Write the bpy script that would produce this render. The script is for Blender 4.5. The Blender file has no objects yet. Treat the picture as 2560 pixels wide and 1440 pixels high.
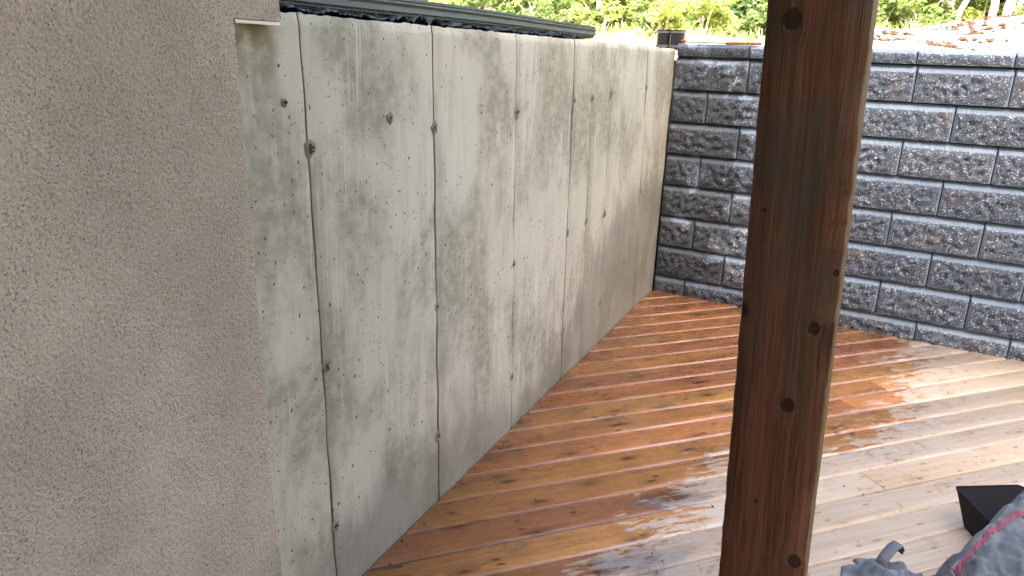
import bpy, math, random
import numpy as np
from mathutils import Vector, Matrix

random.seed(7)
rng = np.random.default_rng(7)
SC = bpy.context.scene
COL = SC.collection

# ------------------------------------------------------------------ camera, sky, sun, exposure
YAW, PITCH, ROLL = math.radians(24.6), math.atan(584 / 1850), math.radians(2.165)
CAM = Vector((1.1483, 0.0, 1.5))
F = Vector((-math.sin(YAW) * math.cos(PITCH), math.cos(YAW) * math.cos(PITCH), -math.sin(PITCH)))
R0 = Vector((math.cos(YAW), math.sin(YAW), 0)); U0 = R0.cross(F)
RR = R0 * math.cos(ROLL) + U0 * math.sin(ROLL)
UU = U0 * math.cos(ROLL) - R0 * math.sin(ROLL)
cam_d = bpy.data.cameras.new('camera'); cam_d.sensor_width = 36.0
cam_d.lens = 36.0 * 1850 / 2560; cam_d.clip_start = 0.02; cam_d.clip_end = 2000
cam = bpy.data.objects.new('camera', cam_d); COL.objects.link(cam)
M3 = Matrix((RR, UU, -F)).transposed()
cam.matrix_world = Matrix.Translation(CAM) @ M3.to_4x4()
SC.camera = cam

SUN_EL, SUN_AZ = math.radians(45), math.radians(15)     # sun stands behind the house, a little to the right
S = Vector((math.sin(SUN_AZ) * math.cos(SUN_EL), -math.cos(SUN_AZ) * math.cos(SUN_EL), math.sin(SUN_EL)))
world = bpy.data.worlds.new('World'); SC.world = world; world.use_nodes = True
wn = world.node_tree; bg = wn.nodes['Background']
sky = wn.nodes.new('ShaderNodeTexSky'); sky.sky_type = 'NISHITA'; sky.sun_disc = False
sky.sun_elevation = SUN_EL; sky.sun_rotation = math.atan2(S.x, S.y)
sky.air_density = 1.0; sky.dust_density = 7.0; sky.ozone_density = 0.6
wn.links.new(sky.outputs[0], bg.inputs[0]); bg.inputs[1].default_value = 0.11
sl = bpy.data.lights.new('sun', 'SUN'); sl.energy = 5.0; sl.angle = math.radians(0.5); sl.color = (1.0, 0.95, 0.86)
so = bpy.data.objects.new('sun', sl); COL.objects.link(so)
so.rotation_euler = (-S).to_track_quat('-Z', 'Y').to_euler(); so.location = S * 30
vs = SC.view_settings; vs.view_transform = 'Standard'; vs.look = 'None'; vs.gamma = 1.0
vs.use_curve_mapping = False; vs.exposure = 3.1
vs.use_white_balance = True; vs.white_balance_temperature = 6900; vs.white_balance_tint = 6
SC.render.engine = 'CYCLES'; SC.cycles.use_denoising = True
SC.cycles.use_adaptive_sampling = True; SC.cycles.adaptive_threshold = 0.025
SC.cycles.max_bounces = 6; SC.cycles.diffuse_bounces = 4; SC.cycles.transparent_max_bounces = 6
SC.cycles.caustics_reflective = False; SC.cycles.caustics_refractive = False
SC.cycles.sample_clamp_indirect = 6.0

# ------------------------------------------------------------------ helpers
def link(name, me, mats, parent=None, smooth=False):
    o = bpy.data.objects.new(name, me); COL.objects.link(o)
    for m in (mats if isinstance(mats, (list, tuple)) else [mats]):
        me.materials.append(m)
    if parent: o.parent = parent
    if smooth: me.polygons.foreach_set('use_smooth', np.ones(len(me.polygons), dtype=bool))
    return o
def pymesh(name, v, f, mi=None):
    me = bpy.data.meshes.new(name); me.from_pydata([tuple(p) for p in v], [], f)
    if mi is not None: me.polygons.foreach_set('material_index', mi)
    me.update(); return me
def quadmesh(name, V, Q):
    """big mesh of quads from numpy arrays"""
    V = np.asarray(V, np.float32); Q = np.asarray(Q, np.int32)
    me = bpy.data.meshes.new(name)
    me.vertices.add(len(V)); me.vertices.foreach_set('co', V.ravel())
    me.loops.add(Q.size); me.loops.foreach_set('vertex_index', Q.ravel())
    me.polygons.add(len(Q))
    me.polygons.foreach_set('loop_start', np.arange(0, Q.size, Q.shape[1], dtype=np.int32))
    me.polygons.foreach_set('loop_total', np.full(len(Q), Q.shape[1], np.int32))
    me.update(calc_edges=True); me.validate(); return me
def gridq(nu, nv, base=0):
    i, j = np.meshgrid(np.arange(nu - 1), np.arange(nv - 1), indexing='ij')
    a = base + i * nv + j
    return np.stack([a, a + nv, a + nv + 1, a + 1], -1).reshape(-1, 4)
def fftnoise(shape, lo, hi, seed):
    """band-passed noise, wavelengths lo..hi in samples, unit deviation"""
    r = np.random.default_rng(seed)
    k = np.fft.fft2(r.standard_normal(shape))
    fx = np.fft.fftfreq(shape[0])[:, None]; fy = np.fft.fftfreq(shape[1])[None, :]
    q = np.sqrt(fx ** 2 + fy ** 2); m = (q > 1.0 / hi) & (q < 1.0 / lo)
    n = np.real(np.fft.ifft2(k * m)); return n / (n.std() + 1e-9)
def empty(name, loc=(0, 0, 0)):
    o = bpy.data.objects.new(name, None); COL.objects.link(o); o.location = loc
    o.empty_display_size = 0.1; return o
def tag(o, label=None, cat=None, group=None, kind=None):
    if label: o['label'] = label
    if cat: o['category'] = cat
    if group: o['group'] = group
    if kind: o['kind'] = kind
    return o
def box_data(x0, y0, z0, x1, y1, z1):
    v = [(x0, y0, z0), (x1, y0, z0), (x1, y1, z0), (x0, y1, z0), (x0, y0, z1), (x1, y0, z1), (x1, y1, z1), (x0, y1, z1)]
    f = [(0, 3, 2, 1), (4, 5, 6, 7), (0, 1, 5, 4), (1, 2, 6, 5), (2, 3, 7, 6), (3, 0, 4, 7)]
    return v, f
def box(name, x0, y0, z0, x1, y1, z1, mat, parent=None):
    v, f = box_data(x0, y0, z0, x1, y1, z1); return link(name, pymesh(name, v, f), mat, parent)
def tube_data(pts, rad, n=8, caps=True):
    v, f = [], []; pts = [Vector(p) for p in pts]
    for i, p in enumerate(pts):
        t = (pts[min(i + 1, len(pts) - 1)] - pts[max(i - 1, 0)]).normalized()
        a = t.cross(Vector((0.31, 0.22, 0.92)) if abs(t.z) < 0.9 else Vector((1, 0.1, 0))).normalized(); b = t.cross(a)
        r = rad[i] if isinstance(rad, (list, tuple)) else rad
        for k in range(n):
            an = 2 * math.pi * k / n; v.append(p + (a * math.cos(an) + b * math.sin(an)) * r)
    for i in range(len(pts) - 1):
        for k in range(n):
            f.append((i * n + k, i * n + (k + 1) % n, (i + 1) * n + (k + 1) % n, (i + 1) * n + k))
    if caps:
        f.append(tuple(range(n))[::-1]); f.append(tuple((len(pts) - 1) * n + k for k in range(n)))
    return v, f
def merge(parts):
    V, Fc = [], []
    for v, f in parts:
        b = len(V); V += list(v); Fc += [tuple(i + b for i in q) for q in f]
    return V, Fc

# ------------------------------------------------------------------ node helper
class NT:
    def __init__(s, name, rough=0.8, spec=0.3):
        s.m = bpy.data.materials.new(name); s.m.use_nodes = True
        s.t = s.m.node_tree; s.b = s.t.nodes['Principled BSDF']
        s.b.inputs['Roughness'].default_value = rough
        s.b.inputs['Specular IOR Level'].default_value = spec
    def n(s, typ, **kw):
        nd = s.t.nodes.new(typ)
        for k, v in kw.items(): setattr(nd, k, v)
        return nd
    def set(s, sock, v):
        if hasattr(v, 'is_output') or isinstance(v, bpy.types.NodeSocket): s.t.links.new(v, sock)
        else: sock.default_value = v
    def math(s, op, a, b=None, c=None, clamp=False):
        nd = s.n('ShaderNodeMath', operation=op, use_clamp=clamp)
        s.set(nd.inputs[0], a)
        if b is not None: s.set(nd.inputs[1], b)
        if c is not None: s.set(nd.inputs[2], c)
        return nd.outputs[0]
    def mix(s, fac, a, b, mode='MIX'):
        nd = s.n('ShaderNodeMix', data_type='RGBA', blend_type=mode)
        s.set(nd.inputs[0], fac); s.set(nd.inputs[6], c4(a)); s.set(nd.inputs[7], c4(b)); return nd.outputs[2]
    def mixf(s, fac, a, b):
        nd = s.n('ShaderNodeMix', data_type='FLOAT')
        s.set(nd.inputs[0], fac); s.set(nd.inputs[2], a); s.set(nd.inputs[3], b); return nd.outputs[0]
    def step(s, x, lo, hi, a=0.0, b=1.0):
        nd = s.n('ShaderNodeMapRange', interpolation_type='SMOOTHSTEP')
        s.set(nd.inputs[0], x)
        nd.inputs[1].default_value = lo; nd.inputs[2].default_value = hi
        nd.inputs[3].default_value = a; nd.inputs[4].default_value = b
        if lo > hi:
            nd.inputs[1].default_value = hi; nd.inputs[2].default_value = lo
            nd.inputs[3].default_value = b; nd.inputs[4].default_value = a
        return nd.outputs[0]
    def vec(s, v, scale, off=(0, 0, 0)):
        nd = s.n('ShaderNodeMapping'); s.set(nd.inputs[0], v); nd.inputs[3].default_value = scale; nd.inputs[1].default_value = off
        return nd.outputs[0]
    def noise(s, v, scale=1.0, detail=3.0, rough=0.55, dist=0.0):
        nd = s.n('ShaderNodeTexNoise'); s.set(nd.inputs['Vector'], v)
        nd.inputs['Scale'].default_value = scale; nd.inputs['Detail'].default_value = detail
        nd.inputs['Roughness'].default_value = rough; nd.inputs['Distortion'].default_value = dist
        return nd.outputs[0]
    def voro(s, v, scale=1.0, feature='F1', rnd=1.0):
        nd = s.n('ShaderNodeTexVoronoi', feature=feature); s.set(nd.inputs['Vector'], v)
        nd.inputs['Scale'].default_value = scale
        if 'Randomness' in nd.inputs: nd.inputs['Randomness'].default_value = rnd
        return nd
    def pos(s): return s.n('ShaderNodeNewGeometry').outputs['Position']
    def obj(s): return s.n('ShaderNodeTexCoord').outputs['Object']
    def uv(s): return s.n('ShaderNodeTexCoord').outputs['UV']
    def rnd(s): return s.n('ShaderNodeObjectInfo').outputs['Random']
    def xyz(s, v):
        nd = s.n('ShaderNodeSeparateXYZ'); s.set(nd.inputs[0], v); return nd.outputs
    def comb(s, x, y, z):
        nd = s.n('ShaderNodeCombineXYZ')
        for i, q in enumerate((x, y, z)): s.set(nd.inputs[i], q)
        return nd.outputs[0]
    def curve(s, x, pts):
        """piecewise curve; pts in 0..1"""
        nd = s.n('ShaderNodeFloatCurve'); s.set(nd.inputs[1], x); c = nd.mapping.curves[0]
        while len(c.points) < len(pts): c.points.new(0.5, 0.5)
        for p, q in zip(c.points, pts): p.location = q; p.handle_type = 'VECTOR'
        nd.mapping.update(); return nd.outputs[0]
    def bump(s, h, strength=0.5, dist=0.005):
        nd = s.n('ShaderNodeBump'); s.set(nd.inputs['Height'], h)
        nd.inputs['Strength'].default_value = strength; nd.inputs['Distance'].default_value = dist
        s.t.links.new(nd.outputs[0], s.b.inputs['Normal']); return nd
    def color(s, c): s.set(s.b.inputs['Base Color'], c4(c))
    def rough(s, r): s.set(s.b.inputs['Roughness'], r)
def c4(c):
    return (*c, 1.0) if isinstance(c, tuple) and len(c) == 3 else c
def plain(name, col, rough=0.7, spec=0.3, metal=0.0):
    k = NT(name, rough, spec); k.color(col); k.b.inputs['Metallic'].default_value = metal
    n = k.noise(k.pos(), 14, 4); k.color(k.mix(n, tuple(x * 0.8 for x in col), tuple(min(1, x * 1.18) for x in col)))
    k.bump(k.noise(k.pos(), 120, 3), 0.15, 0.002); return k.m

# ------------------------------------------------------------------ materials
def m_stucco():
    k = NT('stucco', 0.95, 0.15); p = k.pos()
    big = k.step(k.noise(p, 2.6, 4, 0.6), 0.3, 0.7); fine = k.noise(p, 240, 3, 0.6)
    base = k.mix(big, (0.435, 0.358, 0.295), (0.55, 0.455, 0.375))
    k.color(k.mix(k.math('MULTIPLY', k.step(fine, 0.47, 0.36), k.step(k.noise(p, 9, 3), 0.25, 0.6, 0.45, 1.0)), base, (0.245, 0.197, 0.158)))  # dark flecks: aggregate, with the shade of the pits put into the colour
    c = k.b.inputs['Base Color'].links[0].from_socket; X = k.xyz(p)
    # splash dirt low on the wall near its open edge
    dirt = k.math('MULTIPLY', k.step(X[2], 0.42, 0.15), k.step(k.math('ADD', X[1], k.math('MULTIPLY', k.noise(p, 22, 4, 0.65), 0.09)), 1.165, 1.20))
    k.color(k.mix(k.math('MULTIPLY', dirt, 0.75), c, (0.12, 0.105, 0.085)))
    k.bump(k.noise(p, 330, 3, 0.6), 0.5, 0.003); return k.m
def m_concrete():
    k = NT('cast_concrete', 0.85, 0.25); p = k.pos(); X = k.xyz(p); y, z = X[1], X[2]
    yz = k.comb(y, z, 0.0)
    cloud = k.noise(k.vec(yz, (3.4, 2.0, 1)), 1.0, 4, 0.62, 0.3)
    fine = k.noise(yz, 26, 5, 0.65)
    streak = k.noise(k.vec(yz, (24, 2.6, 1)), 1.0, 4, 0.66, 0.7)
    c = k.mix(k.step(cloud, 0.38, 0.61), (0.325, 0.308, 0.255), (0.575, 0.55, 0.495))
    c = k.mix(k.step(fine, 0.35, 0.7), c, k.mix(0.5, c, (0.60, 0.575, 0.52)))
    c = k.mix(k.math('MULTIPLY', k.step(streak, 0.48, 0.75), 0.38), c, (0.33, 0.31, 0.25))
    # pale lime streaks running down
    st2 = k.noise(k.vec(yz, (70, 3.2, 1), (3.1, 0.7, 0)), 1.0, 3, 0.6)
    zone = k.noise(k.vec(yz, (2.6, 1.9, 1), (7.7, 2.2, 0)), 1.0, 2)
    zone = k.math('MAXIMUM', k.step(zone, 0.52, 0.66), k.math('MULTIPLY', k.math('MULTIPLY', k.step(y, 2.1, 2.5), k.step(y, 4.3, 3.4)), k.math('MULTIPLY', k.step(z, 0.12, 0.35), k.step(z, 1.1, 0.6))))
    lime = k.math('MULTIPLY', k.step(st2, 0.5, 0.68), zone)
    c = k.mix(k.math('MULTIPLY', lime, 0.6), c, (0.74, 0.72, 0.68))
    # dirt beside the form seams
    u = k.xyz(k.uv())[0]
    sd = k.math('MULTIPLY', k.step(u, 0.075, 0.0), k.step(k.noise(k.vec(yz, (9, 1.6, 1)), 1.0, 3), 0.35, 0.7))
    c = k.mix(k.math('MULTIPLY', sd, 0.6), c, (0.235, 0.215, 0.165))
    # damp foot with a ragged upper edge, higher towards the far corner
    yn = k.math('DIVIDE', y, 5.0)
    top = k.curve(yn, [(0.0, 0.18), (0.27, 0.20), (0.34, 0.34), (0.43, 0.33), (0.5, 0.16), (0.6, 0.22), (0.68, 0.42), (0.74, 0.74), (0.97, 0.86)])
    edge = k.math('ADD', k.math('MULTIPLY', k.math('SUBTRACT', k.noise(k.vec(yz, (16, 5, 1)), 1.0, 5, 0.68), 0.5), 0.34),
                  k.math('MULTIPLY', k.math('SUBTRACT', k.noise(k.vec(yz, (5, 3, 1)), 1.0, 2), 0.5), 0.5))
    wet = k.step(k.math('SUBTRACT', k.math('ADD', top, edge), z), -0.07, 0.16)
    wet = k.math('MULTIPLY', wet, 0.9)
    c = k.mix(wet, c, k.mix(0.62, c, (0.185, 0.185, 0.165)))
    # rust brown stain under the flashing
    st = k.math('MULTIPLY', k.step(y, 1.30, 1.24), k.step(z, 1.40, 1.51))
    st = k.math('MULTIPLY', st, k.step(k.noise(yz, 18, 3), 0.3, 0.6))
    c = k.mix(k.math('MULTIPLY', st, 0.75), c, (0.19, 0.145, 0.08))
    # air holes left by the pour
    nw = k.n('ShaderNodeTexNoise'); k.set(nw.inputs['Vector'], yz); nw.inputs['Scale'].default_value = 130; nw.inputs['Detail'].default_value = 1
    yzd = k.mix(0.010, yz, nw.outputs[1])
    def holes(scale, dens, off, sy=0.75):
        v = k.voro(k.vec(yzd, (1.0, sy, 1), off), scale); v.voronoi_dimensions = '2D'
        r = k.xyz(v.outputs['Color'])
        d = k.noise(k.vec(yz, (3.4, 2.6, 1), off), 1.0, 4, 0.65)
        rad = k.math('MULTIPLY', k.math('POWER', r[0], 2.6), 0.165)
        keep = k.math('LESS_THAN', r[1], k.step(d, 0.43, 0.6, 0.1, dens))
        h = k.math('LESS_THAN', v.outputs['Distance'], rad)
        soft = k.step(k.math('SUBTRACT', rad, v.outputs['Distance']), -0.015, 0.035)
        return k.math('MULTIPLY', soft, keep)
    H = k.math('MAXIMUM', holes(44, 0.9, (0.3, 0.1, 0)), holes(82, 1.0, (4.3, 2.1, 0)))
    H = k.math('MULTIPLY', H, k.math('SUBTRACT', 1.0, k.math('MULTIPLY', wet, 0.75)))
    c = k.mix(k.math('MULTIPLY', H, 0.9), c, (0.06, 0.055, 0.042))
    c = k.mix(k.math('MULTIPLY', k.step(k.math('MINIMUM', u, k.xyz(k.uv())[1]), 0.0028, 0.0006), 0.8), c, (0.075, 0.068, 0.05))
    c = k.mix(1.0, c, (0.885, 0.85, 0.785), 'MULTIPLY')
    k.color(c)
    k.rough(k.mixf(wet, 0.85, 0.5))
    hgt = k.math('SUBTRACT', k.math('MULTIPLY', fine, 0.4), H)
    k.bump(hgt, 0.45, 0.004); return k.m
def m_block(name, smooth):
    k = NT(name, 0.9, 0.4); p = k.pos(); X = k.xyz(p)
    r = k.rnd()
    big = k.noise(p, 5.5, 4, 0.6); fine = k.noise(p, 105, 5, 0.72)
    if smooth:
        c = k.mix(big, (0.165, 0.218, 0.305), (0.225, 0.29, 0.395))
        c = k.mix(k.math('MULTIPLY', k.step(k.noise(p, 11, 3), 0.58, 0.75), 0.5), c, (0.16, 0.175, 0.20))
        k.rough(0.75); k.bump(fine, 0.2, 0.002)
    else:
        c = k.mix(k.step(fine, 0.3, 0.72), (0.045, 0.059, 0.088), (0.165, 0.21, 0.29))
        c = k.mix(k.math('MULTIPLY', k.step(big, 0.52, 0.72), 0.4), c, (0.175, 0.14, 0.14))
        v = k.voro(k.vec(p, (1, 1, 1.5)), 105); cc = k.xyz(v.outputs['Color'])
        spk = k.math('MULTIPLY', k.math('GREATER_THAN', cc[0], 0.76), k.step(v.outputs['Distance'], 0.52, 0.34))
        c = k.mix(spk, c, k.mix(cc[1], (0.26, 0.29, 0.34), (0.66, 0.70, 0.76)))  # pale aggregate specks, with glints of the rough facets painted in
        v2 = k.voro(p, 60); c2 = k.xyz(v2.outputs['Color'])
        spk2 = k.math('MULTIPLY', k.math('GREATER_THAN', c2[0], 0.9), k.step(v2.outputs['Distance'], 0.45, 0.28))
        c = k.mix(spk2, c, k.mix(c2[1], (0.045, 0.045, 0.05), (0.5, 0.49, 0.48)))
        k.rough(k.mixf(spk, 0.85, 0.35)); k.bump(k.noise(p, 150, 5, 0.75), 0.9, 0.005)
    # damp patches next to the cast wall
    wetn = k.math('ADD', k.math('MULTIPLY', k.math('SUBTRACT', k.noise(p, 4.2, 4, 0.6), 0.5), 1.5), k.step(X[0], 1.0, 0.0, -0.2, 0.2))
    wet = k.step(wetn, -0.03, 0.05)
    low = k.math('MULTIPLY', k.step(X[2], 0.22, 0.03), k.step(X[0], 2.6, 0.6))
    wet = k.math('MAXIMUM', k.math('MULTIPLY', wet, k.step(X[0], 1.3, 0.9)), k.math('MULTIPLY', low, 0.8))
    c = k.mix(k.math('MULTIPLY', wet, 0.7), c, (0.028, 0.03, 0.037))
    tint = k.mix(r, (0.78, 0.80, 0.84), (1.18, 1.15, 1.13))
    k.color(k.mix(1.0, c, tint, 'MULTIPLY')); return k.m
def m_deck():
    k = NT('cedar_deck', 0.6, 0.35); p = k.pos(); X = k.xyz(p); uv = k.uv(); U = k.xyz(uv); r = k.rnd()
    g1 = k.noise(k.vec(uv, (2.6, 95, 1)), 1.0, 3, 0.62, 0.5)
    g2 = k.noise(k.vec(uv, (0.9, 14, 1), (3, 7, 0)), 1.0, 3, 0.55, 0.8)
    # knots, one cell in three
    kv = k.voro(k.mix(0.06, k.vec(uv, (4.2, 13, 1)), k.n('ShaderNodeTexNoise').outputs[1]), 1.0); kv.voronoi_dimensions = '2D'; kc = k.xyz(kv.outputs['Color'])
    kd = kv.outputs['Distance']; keep = k.math('GREATER_THAN', kc[0], 0.66)
    rad = k.math('ADD', 0.03, k.math('MULTIPLY', kc[1], 0.075))
    kn = k.math('MULTIPLY', k.step(k.math('SUBTRACT', rad, kd), -0.05, 0.05), keep)
    halo = k.math('MULTIPLY', k.step(kd, 0.36, 0.08), keep)
    sv = k.voro(k.vec(uv, (10, 26, 1), (2, 5, 0)), 1.0); sv.voronoi_dimensions = '2D'; sc = k.xyz(sv.outputs['Color'])
    smallk = k.math('MULTIPLY', k.step(sv.outputs['Distance'], 0.2, 0.1), k.math('GREATER_THAN', sc[0], 0.87))
    # wet wood: richer and darker; every board its own tone
    rr = k.n('ShaderNodeValToRGB'); k.set(rr.inputs[0], r); cr = rr.color_ramp
    cr.interpolation = 'LINEAR'
    cols = [(0.0, (0.61, 0.245, 0.095)), (0.3, (0.52, 0.215, 0.10)), (0.55, (0.63, 0.295, 0.105)), (0.8, (0.59, 0.245, 0.10)), (1.0, (0.66, 0.335, 0.12))]
    cr.elements[0].position = 0; cr.elements[0].color = c4(cols[0][1]); cr.elements[1].position = 1; cr.elements[1].color = c4(cols[4][1])
    for q, cc in cols[1:4]: e = cr.elements.new(q); e.color = c4(cc)
    wetc = k.mix(k.step(g1, 0.34, 0.66), k.mix(1.0, rr.outputs[0], (0.80, 0.74, 0.68), 'MULTIPLY'), rr.outputs[0])
    wetc = k.mix(k.math('MULTIPLY', k.step(g2, 0.45, 0.75), 0.5), wetc, k.mix(1.0, rr.outputs[0], (1.35, 1.3, 1.1), 'MULTIPLY'))
    wetc = k.mix(k.math('MULTIPLY', k.step(g2, 0.48, 0.3), 0.45), wetc, (0.27, 0.115, 0.06))
    wetc = k.mix(k.math('MULTIPLY', halo, 0.5), wetc, (0.13, 0.05, 0.022))
    wetc = k.mix(k.math('MAXIMUM', k.math('MULTIPLY', kn, 0.88), k.math('MULTIPLY', smallk, 0.8)), wetc, (0.04, 0.018, 0.012))
    ring = k.noise(k.vec(uv, (1.3, 42, 1), (11, 2, 0)), 1.0, 2, 0.5, 1.6)
    wetc = k.mix(k.math('MULTIPLY', k.step(k.math('ABSOLUTE', k.math('SUBTRACT', ring, 0.5)), 0.035, 0.0), 0.45), wetc, (0.20, 0.075, 0.035))
    grime = k.step(k.noise(k.vec(p, (5, 5, 0), (2, 8, 0)), 1.0, 5, 0.68, 0.6), 0.5, 0.68)
    wetc = k.mix(k.math('MULTIPLY', grime, 0.42), wetc, (0.20, 0.12, 0.085))
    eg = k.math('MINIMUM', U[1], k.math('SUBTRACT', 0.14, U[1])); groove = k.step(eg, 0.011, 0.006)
    wetc = k.mix(k.math('MULTIPLY', groove, k.step(k.noise(k.vec(uv, (2.5, 4, 1), (4, 4, 0)), 1.0, 3), 0.3, 0.65, 0.1, 0.7)), wetc, (0.56, 0.42, 0.43))  # pale lilac edges paint the sky's reflection into the wet wood colour
    drc = k.mix(k.step(g1, 0.3, 0.7), (0.585, 0.445, 0.335), (0.72, 0.585, 0.475))
    drc = k.mix(k.math('MULTIPLY', r, 0.55), drc, (0.62, 0.47, 0.34))
    drc = k.mix(k.math('MULTIPLY', halo, 0.22), drc, (0.46, 0.27, 0.14))
    drc = k.mix(k.math('MULTIPLY', k.math('MAXIMUM', kn, smallk), 0.5), drc, (0.22, 0.125, 0.07))
    # the wet area: edge x as a function of y, ragged along the boards
    yn = k.math('DIVIDE', X[1], 5.0)
    bx = k.math('MULTIPLY', k.curve(yn, [(0.0, 0.30), (0.36, 0.31), (0.40, 0.35), (0.46, 0.385), (0.50, 0.38), (0.56, 0.45), (0.60, 0.60), (0.66, 0.70), (0.74, 0.76), (0.80, 0.73), (0.88, 0.80), (0.95, 0.80), (1.0, 0.72)]), 2.0)
    ra = k.math('MULTIPLY', k.math('SUBTRACT', k.noise(k.vec(uv, (6, 34, 1)), 1.0, 5, 0.68, 0.5), 0.5), 0.95)
    rb = k.math('MULTIPLY', k.math('SUBTRACT', k.noise(k.vec(p, (9, 9, 0)), 1.0, 4, 0.62, 0.4), 0.5), 0.5)
    rc = k.math('MULTIPLY', k.math('SUBTRACT', r, 0.5), 0.12)
    sgn = k.math('ADD', k.math('SUBTRACT', bx, X[0]), k.math('ADD', ra, k.math('ADD', rb, rc)))
    wet = k.step(sgn, -0.02, 0.035)
    # scattered damp prints and drips in the dry part, fewer with distance from the wet area
    dv = k.noise(k.vec(p, (24, 24, 0), (1, 4, 0)), 1.0, 3, 0.6, 0.7)
    thr = k.step(sgn, -1.3, 0.0, 0.70, 0.57)
    drip = k.step(k.math('SUBTRACT', dv, thr), 0.0, 0.05)
    wet = k.math('MAXIMUM', wet, k.math('MULTIPLY', drip, 0.5))
    stain = k.step(k.noise(k.vec(p, (6, 6, 0), (12, 3, 0)), 1.0, 4, 0.62, 0.5), 0.60, 0.64)
    wet = k.math('MAXIMUM', wet, k.math('MULTIPLY', stain, 0.22))
    # scuffed wet film along the margin, its sky reflection painted as paler colour
    film = k.math('MULTIPLY', k.step(sgn, -0.55, -0.05), k.step(sgn, 0.2, 0.0))
    film = k.math('MULTIPLY', film, k.step(k.noise(k.vec(uv, (7, 30, 1), (5, 1, 0)), 1.0, 4, 0.65), 0.42, 0.62))
    drc = k.mix(k.math('MULTIPLY', film, 0.5), drc, (0.70, 0.63, 0.61))
    speck = k.step(k.noise(k.vec(uv, (40, 95, 1), (8, 3, 0)), 1.0, 3, 0.6), 0.66, 0.74)
    drc = k.mix(k.math('MULTIPLY', speck, 0.55), drc, (0.27, 0.19, 0.14))
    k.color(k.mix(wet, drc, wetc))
    wr = k.step(k.noise(k.vec(uv, (3, 9, 1), (9, 9, 0)), 1.0, 3), 0.35, 0.7, 0.22, 0.42)
    filmr = k.math('MULTIPLY', k.step(sgn, -0.5, 0.05), 0.22)
    k.rough(k.mixf(wet, k.math('SUBTRACT', 0.62, filmr), wr))
    k.set(k.b.inputs['Specular IOR Level'], k.mixf(wet, 0.3, 0.5))
    # the film of water itself: a smooth clear coat over the wet wood, glassy in the grooves and over the margin
    damp = k.step(sgn, -0.34, 0.0)
    k.set(k.b.inputs['Coat Weight'], k.math('MULTIPLY', damp, k.mixf(groove, 0.55, 1.0))); k.b.inputs['Coat IOR'].default_value = 1.34
    cro = k.step(k.noise(k.vec(p, (7, 7, 0), (3, 3, 0)), 1.0, 3), 0.42, 0.66, 0.32, 0.10)
    k.set(k.b.inputs['Coat Roughness'], k.mixf(groove, cro, 0.09))
    k.bump(k.math('SUBTRACT', k.math('MULTIPLY', g1, 0.5), kn), 0.14, 0.002); return k.m
KNOTS = [(-0.035, 1.564, .0135), (.040, 1.111, .0100), (.0135, .976, .0115), (.050, .693, .0110), (-.049, 1.29, .0035), (-.019, .79, .0035), (-.069, 1.127, .011), (.061, 1.203, .005), (.02, 1.98, .012), (-.03, .33, .012)]
def m_post():
    k = NT('rough_sawn_cedar', 0.75, 0.25); o = k.obj(); X = k.xyz(o)
    nw = k.n('ShaderNodeTexNoise'); k.set(nw.inputs['Vector'], k.vec(o, (1, 1, 0.6))); nw.inputs['Scale'].default_value = 75; nw.inputs['Detail'].default_value = 2
    o2 = k.mix(0.007, o, nw.outputs[1]); X0 = X; X = k.xyz(o2)
    warp = None; dark = None
    for (kx, kz, kr) in KNOTS:
        dx = k.math('SUBTRACT', X[0], kx * 0.993 + 0.0035); dz = k.math('MULTIPLY', k.math('SUBTRACT', X[2], kz * 0.993 + 0.0035), 0.85)
        d = k.math('SQRT', k.math('ADD', k.math('MULTIPLY', dx, dx), k.math('MULTIPLY', dz, dz)))
        q = k.step(d, kr * 1.15, kr * 0.75); dark = q if dark is None else k.math('MAXIMUM', dark, q)
        w = k.math('MULTIPLY', k.step(d, kr * 3.2, 0.0), k.math('MULTIPLY', dx, 0.45)); warp = w if warp is None else k.math('ADD', warp, w)
    X = X0; gx = k.math('SUBTRACT', X[0], warp); v = k.comb(gx, X[1], X[2])
    g1 = k.noise(k.vec(v, (150, 150, 5.0)), 1.0, 4, 0.68, 0.8)
    g2 = k.noise(k.vec(v, (22, 22, 1.1), (2, 5, 1)), 1.0, 3, 0.6, 1.0)
    c = k.mix(k.step(g1, 0.34, 0.66), (0.100, 0.045, 0.026), (0.205, 0.100, 0.060))
    c = k.mix(k.math('MULTIPLY', k.step(g2, 0.42, 0.68), 0.55), c, (0.21, 0.072, 0.045))
    c = k.mix(k.math('MULTIPLY', k.step(g2, 0.5, 0.3), 0.5), c, (0.10, 0.062, 0.035))
    grime = k.math('MULTIPLY', k.step(k.noise(k.vec(o, (12, 12, 5)), 1.0, 3), 0.4, 0.62), k.step(X[2], 0.85, 1.35))
    c = k.mix(k.math('MULTIPLY', grime, 0.75), c, (0.085, 0.076, 0.06))
    crack = k.step(k.noise(k.vec(v, (75, 75, 1.6), (5, 1, 3)), 1.0, 4, 0.65, 0.3), 0.635, 0.68)
    c = k.mix(k.math('MULTIPLY', crack, 0.75), c, (0.035, 0.02, 0.014))
    # fresh yellow sapwood along one arris, side light painted into its colour
    lit_sap = k.step(X[0], 0.0672, 0.0690)
    c = k.mix(lit_sap, c, (0.15, 0.092, 0.036))
    c = k.mix(k.math('MULTIPLY', dark, 0.85), c, (0.032, 0.017, 0.012))
    k.color(c)
    sawv = k.comb(X[0], X[1], k.math('ADD', X[2], k.math('MULTIPLY', X[0], -0.45)))
    saw = k.noise(k.vec(sawv, (9, 9, 260)), 1.0, 2)
    k.bump(k.math('SUBTRACT', k.math('ADD', k.math('MULTIPLY', g1, 0.8), k.math('MULTIPLY', saw, 0.35)), k.math('ADD', crack, dark)), 0.7, 0.004); return k.m
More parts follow.
